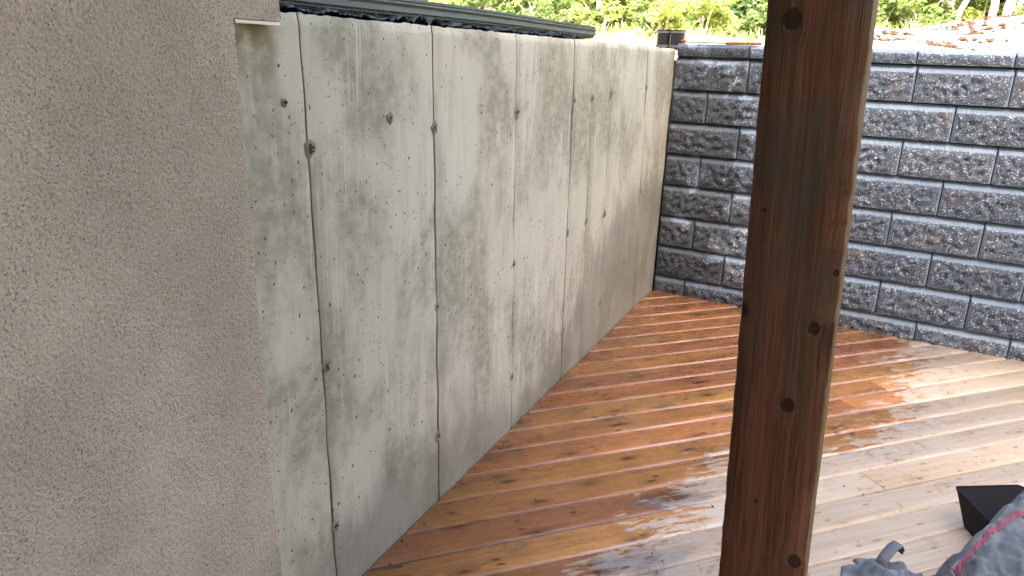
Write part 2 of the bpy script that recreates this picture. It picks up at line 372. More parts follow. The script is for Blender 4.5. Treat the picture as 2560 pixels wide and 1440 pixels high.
def m_leaf(name, a, b):
    k = NT(name, 0.55, 0.3); p = k.pos()
    n = k.noise(p, 2.6, 2); n2 = k.noise(p, 19, 1)
    c = k.mix(k.step(k.math('ADD', k.math('MULTIPLY', n, 0.6), k.math('MULTIPLY', n2, 0.4)), 0.36, 0.64), a, b)
    k.color(c)
    tr = k.n('ShaderNodeBsdfTranslucent'); k.set(tr.inputs[0], k.mix(1.0, c, (1.6, 1.6, 0.9), 'MULTIPLY'))
    mx = k.n('ShaderNodeMixShader'); mx.inputs[0].default_value = 0.45
    k.t.links.new(k.b.outputs[0], mx.inputs[1]); k.t.links.new(tr.outputs[0], mx.inputs[2])
    k.t.links.new(mx.outputs[0], k.t.nodes['Material Output'].inputs[0]); return k.m
def m_soil():
    k = NT('sandy_soil', 0.95, 0.1); p = k.pos()
    n = k.noise(p, 1.6, 5, 0.6); f = k.noise(p, 28, 4, 0.6)
    c = k.mix(k.step(n, 0.35, 0.65), (0.46, 0.385, 0.32), (0.60, 0.54, 0.46))
    c = k.mix(k.math('MULTIPLY', k.step(f, 0.55, 0.72), 0.6), c, (0.20, 0.115, 0.075))
    k.color(c); k.bump(f, 0.7, 0.02); return k.m
def m_bark():
    k = NT('pale_bark', 0.9, 0.2); p = k.pos()
    n = k.noise(k.vec(p, (14, 14, 4)), 1.0, 4, 0.6)
    k.color(k.mix(k.step(n, 0.4, 0.66), (0.52, 0.49, 0.43), (0.20, 0.165, 0.125))); k.bump(n, 0.5, 0.01); return k.m
def m_cloth():
    k = NT('grey_woven_cloth', 0.75, 0.3); p = k.pos()
    n = k.noise(p, 9, 4, 0.6); w = k.noise(p, 420, 2)
    c = k.mix(k.step(n, 0.35, 0.68), (0.115, 0.135, 0.165), (0.20, 0.23, 0.27))
    c = k.mix(k.math('MULTIPLY', k.step(k.noise(p, 30, 4), 0.6, 0.75), 0.5), c, (0.05, 0.052, 0.058))
    k.color(c); k.bump(w, 0.25, 0.001); return k.m

STUCCO, CONC = m_stucco(), m_concrete()
BLOCK_R, BLOCK_S = m_block('split_face_block', False), m_block('moulded_block_edge', True)
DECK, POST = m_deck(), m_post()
LEAF = [m_leaf('leaf_mid', (0.065, 0.11, 0.04), (0.24, 0.31, 0.13)), m_leaf('leaf_yellow', (0.20, 0.25, 0.08), (0.38, 0.42, 0.19)), m_leaf('leaf_deep', (0.035, 0.065, 0.026), (0.13, 0.18, 0.075))]
SOIL, BARK, CLOTH = m_soil(), m_bark(), m_cloth()
CLOD = plain('brown_clod', (0.05, 0.027, 0.019), 0.95, 0.1)
DARKFRAME = plain('dark_framing', (0.16, 0.12, 0.085), 0.8)
FLASH = plain('cream_metal_trim', (0.78, 0.70, 0.58), 0.45, 0.5)
ALU = plain('grey_green_painted_metal', (0.075, 0.084, 0.07), 0.4, 0.5)
BLACK = plain('black_plastic', (0.012, 0.014, 0.018), 0.4, 0.5)
BLACKB = plain('scuffed_black_plastic_rim', (0.13, 0.14, 0.15), 0.35, 0.5)
TUB = plain('dull_black_plastic', (0.014, 0.012, 0.013), 0.8, 0.2)
RED = plain('red_paint', (0.42, 0.06, 0.05), 0.5)
TOOLGREY = plain('grey_steel_rod', (0.30, 0.29, 0.28), 0.4, 0.5)
PINK = plain('faded_pink_webbing', (0.30, 0.085, 0.14), 0.8)
TIEM = plain('broken_tie_mortar', (0.21, 0.195, 0.155), 0.95, 0.1)
TIED = plain('dark_tie_pit', (0.05, 0.046, 0.038), 0.95, 0.1)
TAPE = plain('turquoise_tape', (0.03, 0.42, 0.46), 0.6)
def m_water():
    k = NT('water_film', 0.03, 0.5); t = k.t
    fr = k.n('ShaderNodeFresnel'); fr.inputs[0].default_value = 1.55
    tr = k.n('ShaderNodeBsdfTransparent'); gl = k.n('ShaderNodeBsdfGlossy'); gl.inputs['Roughness'].default_value = 0.02
    mx = k.n('ShaderNodeMixShader'); t.links.new(fr.outputs[0], mx.inputs[0]); t.links.new(tr.outputs[0], mx.inputs[1]); t.links.new(gl.outputs[0], mx.inputs[2])
    t.links.new(mx.outputs[0], t.nodes['Material Output'].inputs[0]); return k.m
PUDDLE = m_water()

# ------------------------------------------------------------------ setting: ground and hillside
WD = Vector((0.99557923, -0.09392544, 0)); WP = Vector((0.00835, 4.80732, 0)); WN = Vector((-0.09392544, -0.99557923, 0))
def wall_y(x): return 4.80732 - 0.09434 * (x - 0.00835)
me = pymesh('ground', [(-0.15, -400, -0.16), (400, -400, -0.16), (400, 4.9, -0.16), (-0.15, 4.9, -0.16)], [(0, 1, 2, 3)])
tag(link('ground', me, plain('dark_lawn', (0.07, 0.095, 0.035), 0.95, 0.1)), kind='structure')
def hill(x, y):
    d = y - 5.2
    z = 1.50 + 0.075 * np.clip(d - 0.4, 0, 9) + 0.045 * np.clip(d - 9.4, 0, 60)
    z = z + 0.07 * np.sin(x * 0.9 + 1.3 * np.sin(y * 0.5)) * np.clip(d / 3, 0, 1) + 0.05 * np.sin(x * 2.3 + y * 1.7) * np.clip(d / 2, 0, 1)
    z = z + 0.22 * np.exp(-((x - 3.0) / 1.5) ** 2 - ((y - 9.2) / 0.9) ** 2) + 0.16 * np.exp(-((x - 1.2) / 0.7) ** 2 - ((y - 8.0) / 0.7) ** 2)
    return z
def sheet(name, xs, ys, mat, fn):
    gx, gy = np.meshgrid(xs, ys, indexing='ij'); gz = fn(gx, gy)
    return link(name, quadmesh(name, np.stack([gx, gy, gz], -1).reshape(-1, 3), gridq(len(xs), len(ys))), mat, smooth=True)
xs = np.concatenate([np.linspace(-300, -12, 14), np.linspace(-11.5, 12, 170), np.linspace(13, 300, 14)])
ys = np.concatenate([np.linspace(5.02, 14, 90), np.linspace(14.4, 40, 40), np.linspace(45, 500, 16)])
nz = fftnoise((len(xs), len(ys)), 3, 14, 3) * 0.02
tag(sheet('hillside', xs, ys, SOIL, lambda x, y: hill(x, y) + nz * np.clip((y - 5.4), 0, 1)), kind='structure')
# level fill behind the cast wall, beside the house
tag(sheet('backfill', np.linspace(-60, -0.21, 60), np.linspace(1.35, 5.02, 30), SOIL, lambda x, y: 1.5 + 0.0 * x), kind='structure')

# ------------------------------------------------------------------ house with stucco walls
house = tag(empty('house', (-1.0, -1.0, 0)), 'stucco house wall with coarse beige-grey texture beside the cast wall', 'house')
HO = Vector(house.location)
def hchild(o): o.matrix_parent_inverse = Matrix.Translation(-HO); return o
def stucco_panel():
    st = 0.0018; y0, y1, z0, z1, x = 0.42, 1.256, -0.12, 1.75, 0.034
    ny, nz_ = int((y1 - y0) / st), int((z1 - z0) / st)
    ys_ = np.linspace(y0, y1, ny); zs_ = np.linspace(z0, z1, nz_)
    n = fftnoise((ny, nz_), 2.0, 4.6, 11) + 0.5 * fftnoise((ny, nz_), 4.6, 14, 12)
    d = 0.0016 * np.tanh(n * 0.9) + 0.0005 * fftnoise((ny, nz_), 30, 120, 13)
    gy, gz = np.meshgrid(ys_, zs_, indexing='ij')
    yend = np.where(zs_ < 1.5455, 1.1356 + (1.006 - zs_) * 0.019, 1.252)[None, :] + 0.0012 * fftnoise((ny, nz_), 3, 20, 14)[:1]
    e = np.clip((yend - gy) / 0.007, 0, 1); d = d - 0.005 * (1 - np.sqrt(1 - (1 - e) ** 2))
    Q = gridq(ny, nz_); ok = (gy < yend).ravel(); Q = Q[ok[Q].all(1)]
    E = np.concatenate([Q[:, [0, 1]], Q[:, [1, 2]], Q[:, [2, 3]], Q[:, [3, 0]]])
    key = np.sort(E, 1); u, idx, cnt = np.unique(key[:, 0].astype(np.int64) * (ny * nz_) + key[:, 1], return_index=True, return_counts=True)
    be = E[idx[cnt == 1]]                                  # open border: give it the thickness of the render coat
    V = np.stack([x + d, gy, gz], -1).reshape(-1, 3); bv = np.unique(be); bk = V[bv].copy(); bk[:, 0] = -0.002
    mp = -np.ones(len(V), np.int64); mp[bv] = len(V) + np.arange(len(bv)); V = np.concatenate([V, bk])
    Q = np.concatenate([Q, np.stack([be[:, 1], be[:, 0], mp[be[:, 0]], mp[be[:, 1]]], -1)])
    us = np.unique(Q); rm = -np.ones(len(V), np.int64); rm[us] = np.arange(len(us))
    return hchild(link('stucco_wall', quadmesh('stucco_wall', V[us], rm[Q]), STUCCO, house, smooth=True))
stucco_panel()
hchild(box('flashing', -0.002, 1.122, 1.5385, 0.0385, 1.243, 1.5445, FLASH, house))
hchild(box('side_wall', -6.0, -1.5, -0.12, 0.033, 0.4195, 4.2, STUCCO, house))
hchild(box('side_wall', -6.0, 0.42, 1.7505, 0.033, 1.251, 4.2, STUCCO, house))
hchild(box('side_wall', -6.0, 0.42, -0.12, -0.21, 1.251, 1.7495, STUCCO, house))
hchild(box('rear_wall', -6.0, -8.0, -0.12, 7.5, -1.503, 8.7, STUCCO, house))  # unseen wall behind the camera, height set so its shadow covers the patio
hchild(box('door', 0.9, -1.502, 0.03, 2.9, -1.46, 2.1, plain('dark_door_glass', (0.03, 0.034, 0.04), 0.15, 0.5), house))
# unseen balcony over the camera on the timber post, sized for its shade
balc = tag(empty('balcony', (1.5, -1.4, 2.4)), 'unseen timber balcony overhead, carried by the post', 'balcony')
BO = Vector(balc.location)
def bchild(o): o.matrix_parent_inverse = Matrix.Translation(-BO); return o
bchild(box('beam', 0.06, 1.10, 2.40, 1.26, 1.26, 2.60, DARKFRAME, balc))
for i in range(4): bchild(box('joist', 0.07 + i * 0.38, -1.455, 2.602, 0.108 + i * 0.38, 1.28, 2.80, DARKFRAME, balc))
for i in range(19): bchild(box('board', 0.05, -1.455 + i * 0.142, 2.803, 1.28, -1.455 + i * 0.142 + 0.137, 2.84, DARKFRAME, balc))

# ------------------------------------------------------------------ cast concrete wall
cw = tag(empty('concrete_wall', (-0.1, 3.0, 0)), 'cast concrete retaining wall with vertical form seams and air holes', 'concrete wall')
CO = Vector(cw.location)
def cchild(o): o.matrix_parent_inverse = Matrix.Translation(-CO); return o
ZT = 1.568
cchild(box('core', -0.20, 0.43, -0.30, -0.014, 4.822, ZT - 0.004, CONC, cw))
# seams: y at z=0 and at the top
SEAM = [(0.95, 0.95), (1.396, 1.348), (1.963, 1.903), (2.553, 2.468), (3.12, 3.05), (3.38, 3.285), (3.675, 3.555), (4.375, 4.19), (4.824, 4.830)]
WOB = [fftnoise((64, 64), 6, 40, 50 + i)[0] * (0.0014 if 0 < i < 8 else 0) for i in range(9)]
GAP = [0, 0.0030, 0.0024, 0.0016, 0.0010, 0.0008, 0.0012, 0.0008, 0]
for i in range(8):
    nu, nv = 40, 64
    zz = np.linspace(-0.11, ZT, nv)
    tt = np.clip(zz / ZT, 0, 1)
    lft = SEAM[i][0] + (SEAM[i][1] - SEAM[i][0]) * tt + WOB[i] + GAP[i] / 2
    rgt = SEAM[i + 1][0] + (SEAM[i + 1][1] - SEAM[i + 1][0]) * tt + WOB[i + 1] - GAP[i + 1] / 2
    s = np.concatenate([[0.0, 0.006, 0.016], np.linspace(0.04, 0.96, nu - 6), [0.984, 0.994, 1.0]])
    Yg = lft[None, :] + (rgt - lft)[None, :] * s[:, None]
    Zg = np.repeat(zz[None, :], nu, 0).copy()
    Zg[:, -1] += fftnoise((nu, 64), 2, 12, 90 + i)[:, 0] * 0.0011
    Xg = random.uniform(-0.0015, 0.0012) + fftnoise((nu, nv), 10, 60, 70 + i) * 0.0008
    prof = np.ones(nu) * 0.0; prof[0] = -0.0022; prof[1] = -0.0004; prof[-1] = -0.0022; prof[-2] = -0.0004
    if i == 0: prof[:2] = 0
    if i == 7: prof[-2:] = 0
    Xg = Xg + prof[:, None]; Xg[:, -1] -= 0.004
    V = np.stack([Xg, Yg, Zg], -1).reshape(-1, 3)
    Q = gridq(nu, nv)
    # returns to the core on all four sides
    ring = [(a, 0) for a in range(nu)] + [(nu - 1, b) for b in range(1, nv)] + [(a, nv - 1) for a in range(nu - 2, -1, -1)] + [(0, b) for b in range(nv - 2, 0, -1)]
    ids = np.array([a * nv + b for a, b in ring]); bk = V[ids].copy(); bk[:, 0] = -0.0142
    base = len(V); V = np.concatenate([V, bk]); m = len(ids); kk = np.arange(m)
    Q = np.concatenate([Q, np.stack([ids[kk], base + kk, base + (kk + 1) % m, ids[(kk + 1) % m]], -1)])
    meP = quadmesh('panel', V, Q)
    uvl = meP.uv_layers.new(name='UVMap')
    u = np.concatenate([(Yg - lft[None, :]).ravel(), (Yg - lft[None, :]).ravel()[ids]]) if i > 0 else np.full(len(V), 0.3)
    vi = np.empty(len(meP.loops), np.int32); meP.loops.foreach_get('vertex_index', vi)
    w_ = np.concatenate([(rgt[None, :] - Yg).ravel(), (rgt[None, :] - Yg).ravel()[ids]]) if i < 7 else np.full(len(V), 0.3)
    uvl.data.foreach_set('uv', np.stack([u[vi], w_[vi]], -1).astype(np.float32).ravel())
    cchild(link('panel', meP, CONC, cw, smooth=True))
# broken form ties: a rough crumbly lip round a dark pit
def tie_mesh(seed, r):
    rr_ = random.Random(seed); v, f = [], []; n = 14
    rad = [rr_.uniform(0.75, 1.3) for _ in range(n)]
    prof = [(1.35, -0.0005), (1.05, 0.0030), (0.75, 0.0045), (0.5, 0.0020), (0.3, 0.0008)]
    for q, h in prof:
        for k in range(n):
            an = 2 * math.pi * k / n; w = 1 if q > 0.6 else 0.8
            v.append((max(-0.002, h * rr_.uniform(0.2, 1.5)), math.cos(an) * r * q * rad[k] * w, math.sin(an) * r * q * rad[k] * 1.15 * w))
    for i in range(len(prof) - 1):
        for k in range(n): f.append((i * n + k, i * n + (k + 1) % n, (i + 1) * n + (k + 1) % n, (i + 1) * n + k))
    f.append(tuple(4 * n + k for k in range(n)))
    mi = [0] * (n * 2) + [0 if rr_.random() < 0.6 else 1 for _ in range(n)] + [1] * n + [1]
    return pymesh('form_tie', v, f, mi)
TIES = [(1.360, 1.276, .014), (1.386, .724, .012), (1.394, .24, .011), (1.914, 1.287, .013), (1.937, .72, .011), (1.948, .25, .011), (2.490, 1.299, .014), (2.512, .726, .012), (2.536, .24, .011),
        (3.068, 1.322, .014), (3.09, .738, .012), (3.105, .25, .012), (3.305, 1.323, .015), (3.335, .742, .013), (3.58, 1.332, .015), (3.62, .731, .013), (3.655, .232, .012), (4.215, 1.346, .013), (4.285, .752, .013), (4.345, .228, .012), (1.687, 1.326, .009), (1.284, 1.381, .007)]
for i, (y, z, r) in enumerate(TIES):
    o = link('form_tie', tie_mesh(i, r), [TIEM, TIED], cw, smooth=True); o.location = (0.0006, y, z); cchild(o)

# ------------------------------------------------------------------ block retaining wall
bw = tag(empty('block_wall', tuple(WP)), 'grey split-face block retaining wall across the far side of the deck', 'block wall')
bw.rotation_euler = (0, 0, math.atan2(WD.y, WD.x))
def block_mesh(L, H, seed, chs=0.008, cht=0.032):
    nx, nzv = max(6, int(L / 0.0085)), max(5, int((H - cht) / 0.0085))
    xs_ = np.linspace(chs, L - chs, nx); zs_ = np.linspace(0.005, H - cht, nzv)
    big = fftnoise((64, 64), 5, 26, seed)[:nx, :nzv]; small = fftnoise((64, 64), 2.0, 5, seed + 500)[:nx, :nzv]
    gx, gz = np.meshgrid(xs_, zs_, indexing='ij')
    ed = np.minimum(np.minimum(gx - chs, L - chs - gx) / 0.03, np.minimum(gz - 0.005, H - cht - gz) / 0.03); ed = np.clip(ed, 0, 1)
    d = -(0.004 + 0.0034 * big * (0.3 + 0.7 * ed) + 0.0026 * small * (0.3 + 0.7 * ed) + 0.0045 * np.sqrt(ed))
    inner = ed > 0
    jx = fftnoise((64, 64), 2, 6, seed + 900)[:nx, :nzv] * 0.0014; jz = fftnoise((64, 64), 2, 6, seed + 901)[:nx, :nzv] * 0.0014
    V = np.stack([gx + jx, d, gz + jz], -1).reshape(-1, 3)
    Q = gridq(nx, nzv)[:, ::-1]
    Q = gridq(nx, nzv)
    ring = [(a, 0) for a in range(nx)] + [(nx - 1, b) for b in range(1, nzv)] + [(a, nzv - 1) for a in range(nx - 2, -1, -1)] + [(0, b) for b in range(nzv - 2, 0, -1)]
    ids = np.array([a * nzv + b for a, b in ring]); m = len(ids)
    def outer(yb):
        P = np.zeros((m, 3))
        for q, (a, b) in enumerate(ring):
            fx = a / (nx - 1); fz = b / (nzv - 1); P[q] = (0.0015 + fx * (L - 0.003), 0, 0.001 + fz * (H - 0.003))
            top = b == nzv - 1; side = a in (0, nx - 1)
            P[q, 1] = 0.024 if top else (0.007 if side else -0.002)
        if yb is not None: P[:, 1] = yb
        return P
    b1 = len(V); V = np.concatenate([V, outer(None), outer(0.2)]); b2 = b1 + m
    kk = np.arange(m); nx_ = (kk + 1) % m
    Q1 = np.stack([ids[kk], b1 + kk, b1 + nx_, ids[nx_]], -1); Q2 = np.stack([b1 + kk, b2 + kk, b2 + nx_, b1 + nx_], -1)
    me = quadmesh('block', V, np.concatenate([Q, Q1, Q2]))
    mi = np.concatenate([np.zeros(len(Q), np.int32), np.ones(2 * m, np.int32)]); me.polygons.foreach_set('material_index', mi)
    me.polygons.foreach_set('use_smooth', np.concatenate([np.ones(len(Q), bool), np.zeros(2 * m, bool)])); return me
LN = [1.527, 1.330, 1.132, 0.932, 0.732, 0.528, 0.324, 0.116, -0.084]      # bed joints
OFF = [0.446, 0.459, 0.229, 0.450, 0.230, 0.453, 0.236, 0.456, 0.214]      # first upright joint of each course, cap first
PITCHB = [0.4455, 0.4455, 0.446, 0.449, 0.4505, 0.4545, 0.455, 0.4575, 0.461]
seed = 200; SMAX = 6.2; shared = {}
def place_block(name, s0, s1, z0, H, key):
    global seed
    L = s1 - s0 - 0.0025
    if key not in shared or len(shared[key]) < 9:
        seed += 1; me = block_mesh(L, H, seed, cht=0.036 if H > 0.1 else 0.022); shared.setdefault(key, []).append(me)
        me.materials.append(BLOCK_R); me.materials.append(BLOCK_S)
    else: me = random.choice(shared[key])
    o = bpy.data.objects.new(name, me); COL.objects.link(o); o.parent = bw
    o.location = (s0 + 0.00125, random.uniform(-0.0015, 0.0015), z0); o.rotation_euler = (0, 0, random.uniform(-0.003, 0.003))
for ci in range(9):
    z0 = LN[0] if ci == 0 else LN[ci]
    H = (1.604 - LN[0]) if ci == 0 else (LN[ci - 1] - LN[ci] - 0.0055)
    s0, s1 = 0.002, OFF[ci]; first = True
    while s0 < SMAX:
        place_block('cap_block' if ci == 0 else 'block', s0, s1, z0, H, (ci, 'first' if first else 'full'))
        s0, s1, first = s1, s1 + PITCHB[ci], False
o = link('backing', pymesh('backing', *box_data(0.0, 0.045, -0.09, SMAX, 0.22, 1.59)), BLACK, bw)

# ------------------------------------------------------------------ timber deck laid on the diagonal
deck = tag(empty('deck', (2, 2, 0)), kind='structure')
DA = math.radians(45.4); DD = np.array([math.cos(DA), math.sin(DA)]); DN = np.array([-math.sin(DA), math.cos(DA)])
HP = [((1, 0), 0.004), ((-1, 0), -5.2), ((0, 1), -1.45), ((-0.09434, -1.0), -(4.80732 + 0.09434 * 0.00835 - 0.012))]  # n.p >= c
def clip_line(c):
    t0, t1 = -99.0, 99.0
    for n, q in HP:
        n = np.array(n); a = n @ DD; b = q - n @ (DN * c)
        if a > 1e-9: t0 = max(t0, b / a)
        elif a < -1e-9: t1 = min(t1, b / a)
        elif b > 0: return None
    return (t0, t1) if t1 - t0 > 0.01 else None
def board(c0, c1, ta=None, tb=None):
    w = c1 - c0; g = 0.0017
    e = [(0.0, -0.036), (0.0, -0.0085), (.0014, -0.0056), (.0042, -0.0030), (.0080, -0.0011), (.0130, 0.0)]
    pr = [(g + v, z) for v, z in e] + [(w / 2, -0.0006)] + [(w - g - v, z) for v, z in e[::-1]]
    h = random.uniform(-0.0009, 0.0009)
    A, B = [], []
    for (v, z) in pr:
        cl = clip_line(c0 + v)
        if cl is None: return None
        t0, t1 = cl
        if ta is not None: t0 = max(t0, ta)
        if tb is not None: t1 = min(t1, tb)
        if t1 - t0 < 0.004: t1 = t0 + 0.004
        A.append((c0 + v, t0, z + h)); B.append((c0 + v, t1, z + h))
    n = len(pr); P = A + B
    V = [tuple(DN * c + DD * t) + (z,) for c, t, z in P]
    Fq = [(i, i + 1, n + i + 1, n + i) for i in range(n - 1)] + [tuple(range(n))[::-1], tuple(range(n, 2 * n))]
    Fq = [tuple(reversed(q)) for q in Fq]
    me = pymesh('board', V, Fq); uvl = me.uv_layers.new(name='UVMap'); ou, ov = random.uniform(0, 50), random.uniform(0, 50)
    for l in me.loops: uvl.data[l.index].uv = (P[l.vertex_index][1] + ou, (P[l.vertex_index][0] - c0) / w * 0.14)
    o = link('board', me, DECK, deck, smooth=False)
    me.polygons.foreach_set('use_smooth', [True] * (n - 1) + [False, False])
    o.matrix_parent_inverse = Matrix.Translation((-2, -2, 0))
lines = [0.682]
for k in range(24): lines.append(lines[-1] + min(0.1322 + 0.0009 * k, 0.148))
lo = [0.682]
while lo[-1] > -4.8: lo.append(lo[-1] - 0.1315)
lines = lo[:0:-1] + lines
JOINT = {}
def cell(c): return next(i for i in range(len(lines) - 1) if lines[i] <= c < lines[i + 1])
for c, t in ((1.02, 3.0), (1.56, 3.41), (1.69, 3.72)): JOINT[cell(c)] = t
for i in range(len(lines) - 1):
    mid = clip_line((lines[i] + lines[i + 1]) / 2)
    if mid is None or clip_line(lines[i] + 0.001) is None or clip_line(lines[i + 1] - 0.001) is None:
        continue
    if i in JOINT:
        board(lines[i], lines[i + 1], None, JOINT[i] - 0.0012); board(lines[i], lines[i + 1], JOINT[i] + 0.0012, None)
    else: board(lines[i], lines[i + 1])
fr = pymesh('framing', [(0.01, -1.45, -0.08), (5.2, -1.45, -0.08), (5.2, 4.3, -0.08), (0.01, 4.78, -0.08)], [(0, 1, 2, 3)])
o = link('framing', fr, DARKFRAME, deck); o.matrix_parent_inverse = Matrix.Translation((-2, -2, 0))
# standing water on the boards
def puddle(cx, cy, L, W, seed, label):
    rr_ = random.Random(seed); n = 56; ph = [rr_.uniform(0, 6.28) for _ in range(5)]
    rim, v, f = [], [], []
    for ring, (q, h) in enumerate([(1.0, 0.0), (0.97, 0.0007), (0.9, 0.0011), (0.5, 0.0012)]):
        for k in range(n):
            an = 2 * math.pi * k / n
            r = (1 + 0.22 * math.sin(2 * an + ph[0]) + 0.16 * math.sin(5 * an + ph[1]) + 0.10 * math.sin(9 * an + ph[2]) + 0.07 * math.sin(17 * an + ph[3])) * q
            a, b = math.cos(an) * L * r, math.sin(an) * W * r
            p = np.array([cx, cy]) + DD * a + DN * b
            v.append((p[0] - cx, p[1] - cy, h))
    for i in range(3):
        for k in range(n): f.append((i * n + k, i * n + (k + 1) % n, (i + 1) * n + (k + 1) % n, (i + 1) * n + k))
    f.append(tuple(3 * n + k for k in range(n)))
    o = link('puddle', pymesh('puddle', v, f), PUDDLE, smooth=True); o.location = (cx, cy, 0.0016)
    tag(o, label, 'puddle', kind='structure')
puddle(0.73, 2.34, 0.16, 0.045, 5, 'water puddle shining on the boards left of the post')
puddle(0.72, 1.95, 0.15, 0.055, 9, 'water puddle on the boards at the lower edge')

# ------------------------------------------------------------------ timber post
def post_mesh():
    ns = 160; zs_ = np.linspace(0.0, 2.395, ns); h = 0.07
    base = []
    for sx, sy in ((-1, -1), (1, -1), (1, 1), (-1, 1)):
        c = 0.0024
        a = (sx * h - (c * sx if sx * sy > 0 else 0), sy * h - (c * sy if sx * sy < 0 else 0))
        b = (sx * h - (c * sx if sx * sy < 0 else 0), sy * h - (c * sy if sx * sy > 0 else 0))
        base += [a, b]
    # order counter-clockwise
    base = sorted(base, key=lambda p: math.atan2(p[1], p[0]))
    full = []
    for i in range(8):
        a, b = base[i], base[(i + 1) % 8]
        full.append(a)
        if math.dist(a, b) > 0.05:
            for q in (0.25, 0.5, 0.75): full.append((a[0] + (b[0] - a[0]) * q, a[1] + (b[1] - a[1]) * q))
    n = len(full); noise = fftnoise((256, 256), 2, 9, 77); coarse = fftnoise((256, 256), 7, 24, 78)
    V = np.zeros((ns, n, 3))
    for k, (x, y) in enumerate(full):
        cor = abs(x) > 0.06 and abs(y) > 0.06
        amp = 0.00035 if cor else 0.00025
        wob = noise[:ns, k * 5] * amp + coarse[:ns, k * 7] * amp * (0.9 if x > 0 and y < 0 else 0.25)
        if cor and x > 0 and y < 0: wob = np.minimum(wob * 3.2, 0.0010) - 0.0006
        V[:, k, 0] = x + wob * np.sign(x); V[:, k, 1] = y + wob * np.sign(y); V[:, k, 2] = zs_
    V = V.reshape(-1, 3)
    i, k = np.meshgrid(np.arange(ns - 1), np.arange(n), indexing='ij')
    Q = np.stack([i * n + k, i * n + (k + 1) % n, (i + 1) * n + (k + 1) % n, (i + 1) * n + k], -1).reshape(-1, 4)
    return quadmesh('timber_post', V, Q)
po = link('timber_post', post_mesh(), POST)
D = 1.103      # scale of the offsets from the camera (post 1.18 m away)
pb = Vector((CAM.x + (1.1125 - CAM.x) * D, 1.0675 * D, CAM.z - 0.7735 * D)); pt = Vector((CAM.x + (1.0725 - CAM.x) * D, 1.0655 * D, CAM.z + 0.079 * D))
ax = (pt - pb).normalized(); foot = pb - ax * (pb.z / ax.z)
xa = Vector((math.cos(math.radians(-1.4)), math.sin(math.radians(-1.4)), 0)); xa = (xa - ax * xa.dot(ax)).normalized(); ya = ax.cross(xa)
# knot heights were read as true heights above the deck
po.matrix_world = Matrix.Translation(foot + Vector((0, 0.07, 0))) @ Matrix((xa, ya, ax)).transposed().to_4x4()
tag(po, 'rough-sawn brown timber post with dark knots standing in front', 'post')

# ------------------------------------------------------------------ things on top of the walls
# ribbed metal downspout lying on the cast wall
def downspout():
    pts = []; w, h = 0.045, 0.029; n = 128
    for k in range(n):
        an = 2 * math.pi * k / n; c, s = math.cos(an), math.sin(an)
        x = w * math.copysign(abs(c) ** 0.55, c); z = h * math.copysign(abs(s) ** 0.55, s)
        g = 1.0
        if c > 0.25 and abs(s) < 0.95: g = 1 - 0.13 * (0.5 + 0.5 * math.cos(an * 16)) ** 2
        pts.append((x * g, z * g))
    V, Fq = [], []
    ys_ = [1.315, 1.32] + list(np.linspace(1.5, 3.45, 14)) + [3.475, 3.48]
    for j, y in enumerate(ys_):
        b = 0.004 * math.sin(y * 2.1)
        for (x, z) in pts: V.append((x + b, y, z + 0.002 * math.sin(y * 3.3)))
    m = len(ys_)
    for j in range(m - 1):
        for k in range(n): Fq.append((j * n + k, j * n + (k + 1) % n, (j + 1) * n + (k + 1) % n, (j + 1) * n + k))
    # inner skin so that the open end shows a wall thickness
    b0 = len(V)
    for y in (3.48, 3.30):
        for (x, z) in pts: V.append((x * 0.93, y, z * 0.92))
    for k in range(n):
        Fq.append(((m - 1) * n + k, (m - 1) * n + (k + 1) % n, b0 + (k + 1) % n, b0 + k)); Fq.append((b0 + k, b0 + (k + 1) % n, b0 + n + (k + 1) % n, b0 + n + k))
    Fq.append(tuple(b0 + n + k for k in range(n))); Fq.append(tuple(range(n))[::-1])
    V = [(x, y - 2.4, z) for x, y, z in V]
    return pymesh('downspout', V, Fq)
ds = link('downspout', downspout(), ALU, smooth=True); ds.location = (-0.11, 2.4, 1.613)
tag(ds, 'ribbed grey-green metal downspout lying along the top of the cast wall', 'downspout')
# crumpled black sheet on the wall top below it
nxm, nym = 14, 260
gx, gy = np.meshgrid(np.linspace(-0.26, -0.025, nxm), np.linspace(1.32, 3.25, nym), indexing='ij')
cr = np.abs(fftnoise((nxm, nym), 3, 12, 31)) * 0.006 + np.clip(fftnoise((64, nym), 8, 60, 33)[:nxm], 0, 3) * 0.006
gz = 1.5725 + cr; gx = gx + fftnoise((nxm, nym), 4, 30, 35) * 0.006
mem = link('plastic_sheet', quadmesh('plastic_sheet', np.stack([gx, gy - 2.3, gz - 1.57], -1).reshape(-1, 3), gridq(nxm, nym)), BLACK)
mem.location = (0, 2.3, 1.57); sm = mem.modifiers.new('thickness', 'SOLIDIFY'); sm.thickness = 0.0012
tag(mem, 'crumpled black plastic sheet on the cast wall under the downspout', 'plastic sheet')
